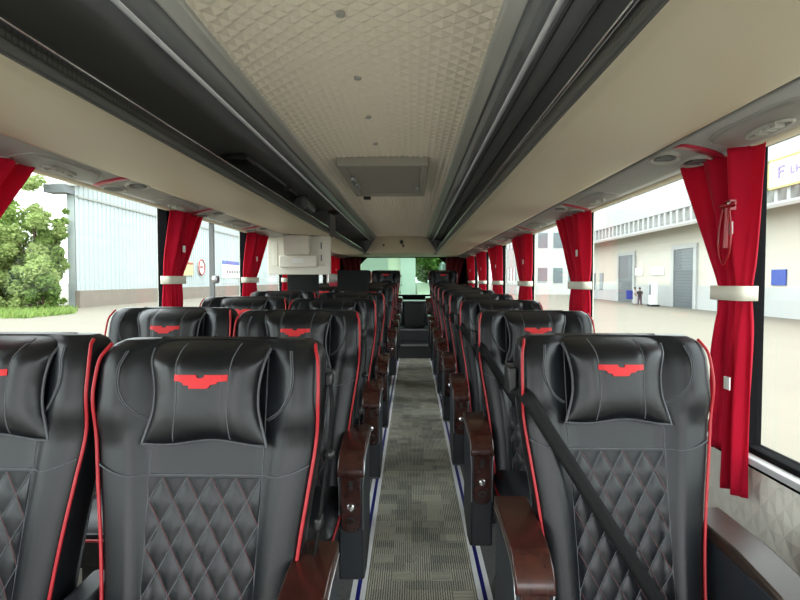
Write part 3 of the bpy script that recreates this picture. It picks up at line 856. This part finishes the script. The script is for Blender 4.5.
# ------------------------------------------------------------------ curtains
def make_curtain(s,top,tie,bot,zt,ztie,zb,label,folds=5,group=None,tagz=None,panels=1):
    X=lambda d: CX+s*d
    root=empty('curtain',(X(1.115),(tie[0]+tie[1])/2,ztie)); L=root.location
    tag(root,label,'curtain',group)
    def span(z):
        if z>ztie:
            t=((z-ztie)/(zt-ztie))**1.15; return tie[0]+(top[0]-tie[0])*t, tie[1]+(top[1]-tie[1])*t
        t=min(1,(ztie-z)/.18); return tie[0]+(bot[0]-tie[0])*t, tie[1]+(bot[1]-tie[1])*t
    segs=[(0,1)] if panels==1 else [(0,.50),(.62,1)]
    for qi,(ua,ub) in enumerate(segs):
        mb=MB(); nu_,nv_=60,40
        zb_=zb if not isinstance(zb,tuple) else zb[qi]
        def fn(u,v):
            z=zb_+(zt-zb_)*v; a,b=span(z); uu=ua+(ub-ua)*u
            if panels==2 and z>ztie+.05:   # the two halves close up above the strap
                g=ss(ztie+.05,ztie+.22,z); uu=(uu*(1-g)+g*((uu-ua)/(ub-ua)*.56 if qi==0 else .56+(uu-ua)/(ub-ua)*.44))
            y=a+(b-a)*uu
            pinch=math.exp(-((z-ztie)/.07)**2)
            amp=(.016+.012*ss(ztie,zt,z))*(1-.55*pinch)
            d=1.115+amp*math.sin(uu*folds*2*math.pi+1.3+.8*math.sin(z*3))+.006*math.sin(uu*folds*4.7*math.pi+z*5)
            return (X(min(d,1.143))-L.x,y-L.y,z-L.z)
        mb.grid(nu_,nv_,fn); mb.build('fabric',M['curtain'],root,solid=.003,sharp=False)
    mb=MB(); a,b=span(ztie)
    pts=[]
    n=40
    def fs(u,v):
        an=2*math.pi*u; ry=(b-a)/2+.012; y=(a+b)/2+ry*math.copysign(abs(math.cos(an))**.5,math.cos(an)); d=1.113+.034*math.copysign(abs(math.sin(an))**.5,math.sin(an))
        return (X(d)-L.x,y-L.y,ztie-.021+.042*v-L.z)
    mb.grid(n,2,fs); mb.build('tieback',M['strap'],root,solid=.003)
    for tz in (tagz or []):
        a,b=span(tz); y=a+(b-a)*(.22 if s>0 else .45)
        mb=MB(); xx=X(1.083); mb.box(xx-.002,xx+.002,y-.014-L.y+L.y,y+.014,tz-.018,tz+.018)
        mb.v=[(p[0]-L.x,p[1]-L.y,p[2]-L.z) for p in mb.v]; mb.build('care_tag',M['whitesign'],root)
    return root
RG='red curtains along the single seats'; LG='red curtains along the double seats'
make_curtain(1,(1.545,1.96),(1.575,1.715),(1.575,1.75),1.688,1.262,(.675,.78),'wide red velvet curtain nearest the camera on the single-seat side, with red hammer',3,RG,[1.45,1.0],panels=2)
RC=[((3.02,3.62),(3.0,3.28),(3.0,3.30)),((4.48,5.22),(4.46,4.84),(4.46,4.86)),((5.98,6.85),(5.90,6.42),(5.90,6.44)),((7.30,8.1),(7.2,7.75),(7.2,7.75)),((8.66,9.5),(8.55,9.1),(8.55,9.1))]
for i,(a,b,c) in enumerate(RC):
    make_curtain(1,a,b,c,1.688,1.27,.84,'red velvet curtain tied with pale strap, %s from the camera along the single seats'%ORD[i+1],5,RG,[1.45])
LC=[((1.46,1.86),(1.30,1.54),(1.30,1.54)),((2.95,3.32),(2.83,3.02),(2.83,3.02)),((4.34,4.84),(4.18,4.48),(4.18,4.48)),((5.60,6.0),(5.46,5.87),(5.46,5.87)),((8.62,9.62),(8.6,9.5),(8.6,9.5))]
for i,(a,b,c) in enumerate(LC):
    make_curtain(-1,a,b,c,1.688,1.30,.84,'red velvet curtain tied with pale strap, %s from the camera along the double seats'%ORD[i],4,LG,[1.47])
for s,t in ((1,'single'),(-1,'double')):
    mb=MB()
    def fn(u,v):
        z=1.05+.66*v; w=.20+.16*v; return (CX+s*(.78+w*u),Y1-.08-.05*math.sin(u*22)*.5,z)
    mb.grid(40,12,fn); o=mb.build('rear_drape',M['drape_dark'],solid=.004); tag(o,'dark red bunched drape at the rear window corner, %s-seat side'%t,'curtain')

# emergency hammer on the near curtain pillar
hm=empty('emergency_hammer',(XR-.085,1.615,1.515)); hm.scale=(.8,.72,.72); tag(hm,'red emergency hammer with cord loop hanging in front of the near red curtain','hammer')
mb=MB(); mb.lathe((0,0,0),[(.004,-.055),(.009,-.045),(.012,-.03),(.012,.03),(.009,.045),(.004,.055)],'y',14); mb.build('head',M['redclear'],hm)
mb=MB(); mb.tube([(0,0,0),(0,.005,-.06),(0,.008,-.17)],[.010,.008,.010],10); mb.build('handle',M['redclear'],hm)
mb=MB(); mb.tube(smooth_path([(0,.03,-.01),(0,.055,-.10),(0,.055,-.18),(0,.02,-.235),(0,-.02,-.18),(0,-.025,-.09),(0,-.01,-.01)],8),.004,8); mb.build('cord',M['redclear'],hm)
mb=MB(); mb.box(-.002,.02,-.02,.02,-.02,.02); mb.build('bracket',M['redclear'],hm)
mb=MB(); mb.lathe((-.012,-.03,.005),[(.002,-.004),(.006,-.003),(.006,.003)],'x',10); mb.build('stud',M['chrome'],hm)

# ------------------------------------------------------------------ outside
GZ=-1.2
mb=MB(); mb.box(-260,260,-60,420,GZ-.3,GZ); tag(mb.build('ground',M['concrete']),kind='structure')

# factory to the right
XF=24.5
f=empty('factory_building',(XF,60,GZ)); tag(f,'long cream factory building with awning and parapet fins across the yard','building')
def fb(x0,x1,y0,y1,z0,z1,m,name,bev=0):
    q=MB(); q.box(x0-XF,x1-XF,y0-60,y1-60,z0,z1); return q.build(name,M[m],f,bevel=bev)
fb(XF,XF+20,22,76,0,7.6,'factory','wall')
fb(XF-.06,XF,22,76,0,2.0,'factory2','dado')
fb(XF+2.0,XF+20,22,76,7.6,13.0,'factory2','upper_wall')
q=MB(); q.prism([(-2.0,7.0),(0,7.4),(0,7.6),(-2.0,7.2)],'y',22-60,76-60); q.build('awning',M['awning'],f)
q=MB(); q.box(-.15,.25,22-60,76-60,7.55,7.75); q.box(-.15,.25,22-60,76-60,9.0,9.2); q.build('parapet_rail',M['factory2'],f)
yy=22.5
while yy<76:
    q=MB(); q.box(-.1,.5,yy-60,yy-60+.35,7.7,9.05); q.build('parapet_fin',M['factory2'],f); yy+=1.25
q=MB(); q.box(.5,.6,22-60,76-60,7.7,9.05); q.build('parapet_infill',M['awning'],f)
for ya,yb,nm in ((61.3,65.4,'shutter'),(48.2,51.8,'shutter')):
    d=fb(XF-.12,XF-.02,ya,yb,0,5.3,'doorgrey',nm)
    q=MB()
    for k in range(18): q.box(-.16,-.11,ya-60+.1,yb-60-.1,.2+k*.28,.24+k*.28)
    q.build('slat',M['greyglass'],d)
    q=MB(); q.box(-.2,0,ya-60-.5,ya-60,0,5.3); q.box(-.2,0,yb-60,yb-60+.5,0,5.3); q.box(-.2,0,ya-60-.5,yb-60+.5,5.3,5.7); q.build('door_surround',M['factory2'],d)
for yb in (71,74): fb(XF-.1,XF-.02,yb,yb+1.2,1.2,3.4,'greyglass','window')
fb(XF-.1,XF-.02,54.0,57.0,3.0,3.8,'whitesign','notice_board')
fb(XF-.1,XF-.02,59.0,61.5,3.0,3.8,'whitesign','notice_board')
fb(XF-.1,XF-.02,36.5,37.95,2.15,3.2,'bluesign','blue_notice')
fb(XF-.14,XF-.02,22,33.6,0,4.0,'factory2','bay')
# sign over the awning
sg=empty('roof_sign',(XF+.0,32.6,GZ-.55)); tag(sg,'white sign with yellow frame and purple lettering above the factory awning','sign')
q=MB(); q.box(-.3,-.1,-7,5.6,9.2,11.0); q.build('board',M['whitesign'],sg)
q=MB()
for bx in ((-.34,-.08,-7,5.6,10.95,11.1),(-.34,-.08,-7,5.6,9.1,9.25),(-.34,-.08,5.5,5.65,9.1,11.1)): q.box(*bx)
q.build('frame',M['yellowframe'],sg)
q=MB(); q.box(-.36,-.3,4.4,4.6,9.75,10.55); q.box(-.36,-.3,3.95,4.4,10.4,10.55); q.box(-.36,-.3,4.0,4.4,10.1,10.25); q.build('logo',M['purple'],sg)
q=MB(); yq=3.3
for k in range(14):
    for bx in ((yq-.06,yq+.06,9.85,10.35),(yq-.3,yq-.05,9.85+.2*(k%3),9.95+.2*(k%3))): q.box(-.36,-.3,bx[0],bx[1],bx[2],bx[3])
    yq-=.5
q.build('lettering',M['purple'],sg)
# far pale block
f2=empty('far_building',(30,115,GZ)); tag(f2,'pale distant factory block with small grey windows behind the curtains','building')
q=MB(); q.box(-12,30,-20,10,0,17); q.build('wall',M['factory2'],f2)
for r,z in enumerate((2.0,8.0)):
    for k in range(9):
        q=MB(); q.box(-12.08,-11.98,-19+k*3.1,-17.4+k*3.1,z,z+2.6); q.build('window',M['greyglass'],f2)
    for k in range(9):
        q=MB(); q.box(-11+k*2.6,-9.4+k*2.6,-20.08,-19.98,z,z+2.6); q.build('window',M['greyglass'],f2)
q=MB(); q.box(-12.4,30,-20.4,10.2,16.6,17.2); q.build('roof_edge',M['shedtrim'],f2)
# post and cabinet by the people
o=empty('fuel_post',(XF-1.6,52.7,GZ)); tag(o,'white upright cabinet with dark screen standing by the factory wall','cabinet')
q=MB(); q.box(-.3,.3,-.35,.35,.15,2.3); q.build('body',M['whitesign'],o,bevel=.05)
q=MB(); q.box(-.33,-.29,-.2,.2,1.1,2.1); q.build('screen',M['greyglass'],o)
q=MB(); q.box(-.4,.4,-.5,.5,0,.16); q.build('base',M['clothblack'],o)

def person(x,y,cols,label,pose,rz=0):
    root=empty('person',(x,y,GZ),rz); tag(root,label,'person')
    def skin(name,V,E,Rr,m,par):
        me=bpy.data.meshes.new(name); me.from_pydata(V,E,[]); ob=bpy.data.objects.new(name,me); COL.objects.link(ob); ob.parent=par
        md=ob.modifiers.new('skin','SKIN'); 
        for i,r in enumerate(Rr): me.skin_vertices[0].data[i].radius=(r,r)
        me.skin_vertices[0].data[0].use_root=True
        sb=ob.modifiers.new('sub','SUBSURF'); sb.levels=1; sb.render_levels=1
        me.materials.append(m); md.use_smooth_shade=True; return ob
    V=[(0,0,.95),(0,0,1.15),(0,-.02,1.38),(0,-.02,1.50),(0,-.05,1.63),(0,-.03,1.72)]
    Rr=[.14,.125,.15,.055,.09,.08]
    E=[(0,1),(1,2),(2,3),(3,4),(4,5)]
    for s in (-1,1):
        sw=pose*s
        b=len(V); V+= [(s*.09,0,.90),(s*.10,-.05+sw*.10,.50),(s*.10,sw*.22,.09),(s*.10,sw*.22-.13,.04)]; Rr+=[.095,.065,.045,.04]; E+=[(0,b),(b,b+1),(b+1,b+2),(b+2,b+3)]
        b=len(V); V+= [(s*.19,-.01,1.40),(s*.24,.02,1.14),(s*.22,-.16,.98),(s*.215,-.22,.93)]; Rr+=[.06,.045,.035,.035]; E+=[(2,b),(b,b+1),(b+1,b+2),(b+2,b+3)]
    body=skin('body',V,E,Rr,M['skin'],root)
    q=MB(); q.lathe((0,-.02,1.15),[(.10,-.28),(.18,-.26),(.165,0),(.20,.22),(.16,.29),(.06,.31)],'z',14); q.build('shirt',cols[0],root)
    for s in (-1,1):
        sw=pose*s
        q=MB(); q.tube([(s*.08,0,.95),(s*.10,-.05+sw*.10,.52),(s*.10,sw*.21,.12)],[.125,.09,.075],12); q.build('trouser_leg',cols[1],root)
        q=MB(); q.tube([(s*.17,-.01,1.42),(s*.235,.01,1.2)],[.075,.065],10); q.build('sleeve',cols[0],root)
    q=MB(); q.lathe((0,-.02,1.70),[(.098,-.06),(.112,-.01),(.10,.06),(.06,.095),(.01,.105)],'z',14); q.build('hair',M['hair'],root)
    return root
pp=person(22.4,55.8,(M['clothwhite'],M['clothwhite']),'person in white clothes carrying a blue bag by the factory shutter',.3,R(60))
q=MB(); q.box(-.30,.30,.16,.42,.55,1.45); q=q.build('blue_bag',M['clothblue']); q.parent=None; q.location=(22.15,56.55,GZ); 
q.data.transform(Matrix.Translation((0,-.3,0)))
tag(q,'blue bag carried upright beside the person in white','bag')
person(22.0,53.6,(M['clothblack'],M['clothmauve']),'person in black top and dark trousers walking near the factory shutter',.6,R(-40))

# white corrugated shed to the left
XS=-30.0; YS=48.6
sh=empty('corrugated_shed',(XS,100,GZ)); tag(sh,'long white corrugated shed on a brick base across the yard','building')
q=MB()
pts=[]; y=YS
while y<215:
    pts+= [(0,y-100),(0,y-100+.42),(-.07,y-100+.48),(-.07,y-100+.62),(0,y-100+.68)]; y+=.74
n=len(pts)
b0=q.add([(p[0],p[1],1.5) for p in pts]); b1=q.add([(p[0],p[1],11.2) for p in pts])
for i in range(n-1): q.face((b0+i,b0+i+1,b1+i+1,b1+i),0)
q.box(-.8,-.1,YS-100+.05,115,0,11.2)
q.build('sheet_wall',M['shed'],sh,sharp=False)
q=MB(); q.box(-.1,.35,YS-100-.1,115,0,1.55); q.build('brick_base',M['brick'],sh)
q=MB(); q.box(-.1,.14,YS-100+.2,115,9.9,10.1); q.build('trim_band',M['shedtrim'],sh)
q=MB(); q.prism([(YS-100-.8,10.75),(YS-100-.8,11.0),(YS-100+6,12.3),(115,12.3),(115,12.0),(YS-100+6,12.0)],'x',-1.6,.5); q.build('roof',M['shedtrim'],sh)
q=MB(); q.box(-1.9,-.02,YS-100-1.4,YS-100,10.1,10.8); q.build('side_awning',M['doorgrey'],sh)
def shsign(y0,y1,z0,z1,m,name,par=None):
    q=MB(); q.box(.05,.16,y0-100,y1-100,z0,z1); return q.build(name,M[m],sh)
q_=shsign(86,97,2.9,5.6,'whitesign','notice_sign')
q=MB(); q.box(.15,.2,86-100,97-100,5.0,5.6); q.build('blue_header',M['bluesign'],q_)
q=MB()
for k in range(6): q.box(.15,.2,88+k*1.25-100,88.8+k*1.25-100,3.6,4.1)
q.build('dark_lettering',M['doorgrey'],q_)
a=shsign(71.5,74.5,3.1,5.0,'signyellow','yellow_sign')
q=MB(); q.box(.15,.2,71.5-100,74.5-100,4.6,4.85); q.build('red_line',M['signred'],a)
q=MB(); q.lathe((.1,77.5-100,4.3),[(1.15,-.03),(1.15,.05)],'x',28); a=q.build('round_sign',M['whitesign'],sh)
q=MB(); q.tube([(.17,77.5-100+1.05*math.cos(2*math.pi*i/28),4.3+1.05*math.sin(2*math.pi*i/28)) for i in range(28)],.12,6,closed=True); q.box(.14,.2,77.5-100-.5,77.5-100+.5,4.15,4.5); q.build('red_ring',M['signred'],a)
for z0,z1,ya,yb in ((.0,6.8,82,83),):
    pass

def foliage(blobs,n,size,rng):
    mb=MB()
    for _ in range(n):
        c,r=rng.choices(blobs,weights=[b[1]**2 for b in blobs])[0]
        while True:
            d=Vector((rng.uniform(-1,1),rng.uniform(-1,1),rng.uniform(-1,1)))
            if d.length<1: break
        p=Vector(c)+d*r*1.15
        t=Vector((rng.gauss(0,1),rng.gauss(0,1),rng.gauss(0,.7))).normalized(); u=t.cross(Vector((rng.gauss(0,1),rng.gauss(0,1),rng.gauss(0,1)))).normalized()
        s=size*rng.uniform(.6,1.3)
        b=mb.add([p-t*s,p+u*s*.42,p+t*s,p-u*s*.42]); mb.face((b,b+1,b+2,b+3),0)
    return mb
def tree(x,y,h,rad,m,label,name='tree',seed=0,n=2400,size=.3,group=None,trunk=True,low=False):
    rng=random.Random(seed); root=empty(name,(x,y,GZ)); tag(root,label,'tree' if name=='tree' else 'bush',group)
    blobs=[]
    for k in range(22):
        zz=h*(rng.uniform(.06,.95) if low else rng.uniform(.45,.9)); f_=1-abs(zz/h-.5)*(.9 if low else 1.1)
        blobs.append(((rng.uniform(-1,1)*rad*.7*f_,rng.uniform(-1,1)*rad*.7*f_,zz),rad*rng.uniform(.22,.42)*max(.5,f_)))
    foliage(blobs,int(n*1.7),size*.78,rng).build('foliage',M[m],root,sharp=False)
    mb=MB(); mb.tube([(0,0,0),(.1,.05,h*.3),(-.05,.1,h*.7)],[.16*rad/2,.11*rad/2,.04],8)
    for k in range(4):
        c=blobs[k][0]; mb.tube([(0,0,h*.25),(c[0]*.5,c[1]*.5,(h*.3+c[2])/2),c],[.07*rad/2,.05*rad/2,.02],6)
    mb.build('trunk',M['bark'],root)
    return root
TG='green growth beside the shed'
specs=[(-31.7,45.5,11.6,2.2,'leaf_light','tall thin pale tree beside the corner of the shed','tree',2600),
(-34.5,46.0,9.6,3.2,'leaf','broad green bush growing against the shed end, behind the tall thin tree','bush',4200),
(-31.4,45.6,7.6,1.9,'leaf','mid-green bush at the brick corner of the shed','bush',3000),
(-33.7,42.0,7.6,2.8,'leaf_light','pale rounded bush nearest the first red curtain','bush',3600),
(-30.0,42.5,5.0,1.9,'leaf_light','pale low bush in front of the tall thin tree','bush',2600),
(-28.8,42.2,3.0,1.4,'leaf_dark','small dark bush low beside the yard','bush',1600),
(-36.6,47.0,10.6,3.4,'leaf_dark','dark tall bush partly behind the first red curtain','bush',3200),
(-30.9,47.2,9.3,1.6,'leaf','narrow bush directly beside the white shed corner','bush',3000)]
for i,(x,y,h_,r_,m_,lb,nm,n_) in enumerate(specs):
    tree(x,y,h_,r_,m_,lb,nm,seed=30+i,n=n_,size=.26,group=TG,low=True)
rng=random.Random(5); mb=MB()
for _ in range(5000):
    x=rng.uniform(-40,-25); y=rng.uniform(35,46); s=rng.uniform(.2,.6); a=rng.uniform(0,6.28)
    if x/y>-.615-.02*rng.random(): continue
    b=mb.add([(x-.08*math.cos(a),y-.08*math.sin(a),GZ),(x+.08*math.cos(a),y+.08*math.sin(a),GZ),(x+rng.gauss(0,.2),y+rng.gauss(0,.2),GZ+s)]); mb.face((b,b+1,b+2),0)
o=mb.build('weed_grass',M['leaf'],sharp=False); tag(o,'weedy green grass at the yard edge under the bushes','grass',kind='stuff')
# behind the coach: a pale drive rising towards the trees
mb=MB(); mb.prism([(24,GZ-.05),(56,.9),(75,1.0),(75,GZ-.2),(24,GZ-.2)],'x',.45,6.4,0); tag(mb.build('ground_ramp',M['ramp']),kind='structure')
for i,(x,y,h_,r_,lb) in enumerate(((1.5,58,4.0,2.1,'leafy tree seen through the rear window beside the pale wall'),(5.2,62,4.2,2.2,'leafy tree at the side of rear window above the van'),(3.0,64,5.0,2.8,'taller tree behind the others in the rear window'))):
    tree(x,y,h_,r_,'leaf_dark',lb,'tree',seed=60+i,n=2600,size=.3,group='trees behind the coach',low=True).location.z=1.0
o=empty('rear_building',(-6,48,GZ)); tag(o,'pale building with a corner pillar seen through the rear window','building')
q=MB(); q.box(-.6,5.0,0,6,0,8); q.build('wall',M['factory'],o)
q=MB(); q.box(5.0,6.3,-.6,.4,0,8); q.build('pillar',M['factory2'],o)
q=MB(); q.box(1.6,3.9,-.08,.02,0,8); q.build('panel_joint',M['shedtrim'],o)
q=MB(); q.box(.2,1.2,-.08,.02,1.2,3.2); q.build('window',M['greyglass'],o)
o=empty('van',(3.6,51.5,.68)); tag(o,'pale van parked under the trees behind the rear window','van')
q=MB(); q.prism([(-.95,.35),(.95,.35),(.95,1.2),(.82,2.3),(-.82,2.3),(-.95,1.2)],'y',0,4.5); q.build('body',M['van'],o,bevel=.08)
q=MB(); q.box(-.75,.75,-.03,.02,1.35,2.1); q.build('windscreen',M['doorgrey'],o,bevel=.02)
for sx in (-.85,.85):
    for yy in (.9,3.6):
        q=MB(); q.lathe((sx,yy,.35),[(.20,-.1),(.35,-.09),(.35,.09),(.2,.1)],'x',18); q.build('wheel',M['rubber'],o)

# ------------------------------------------------------------------ light, camera
w=bpy.data.worlds.new('overcast'); scene.world=w; w.use_nodes=True; nt=w.node_tree
bg=nt.nodes['Background']
tc=nt.nodes.new('ShaderNodeTexCoord'); sx=nt.nodes.new('ShaderNodeSeparateXYZ'); nt.links.new(tc.outputs['Generated'],sx.inputs[0])
cr=nt.nodes.new('ShaderNodeValToRGB'); cr.color_ramp.elements[0].position=.0; cr.color_ramp.elements[0].color=(.94,.97,1,1); cr.color_ramp.elements[1].position=1; cr.color_ramp.elements[1].color=(.88,.94,1,1)
nt.links.new(sx.outputs['Z'],cr.inputs[0]); nt.links.new(cr.outputs[0],bg.inputs['Color']); bg.inputs['Strength'].default_value=1.35
sun=bpy.data.lights.new('sun','SUN'); sun.energy=1.2; sun.angle=R(25); sun.color=(1,.96,.9)
so=bpy.data.objects.new('sun',sun); COL.objects.link(so); so.rotation_euler=(R(38),R(8),0)

cam=bpy.data.cameras.new('camera'); co=bpy.data.objects.new('camera',cam); COL.objects.link(co)
co.location=(0,0,1.3); cam.sensor_width=36; cam.lens=550/800*36; cam.clip_start=.02; cam.clip_end=1000
co.rotation_euler=(R(90-2.08),0,R(1.25))
scene.camera=co
vs=scene.view_settings; vs.view_transform='Standard'; vs.look='None'; vs.gamma=1; vs.use_curve_mapping=False
vs.exposure=2.2
scene.cycles.diffuse_bounces=8; scene.cycles.max_bounces=16; scene.cycles.transparent_max_bounces=32
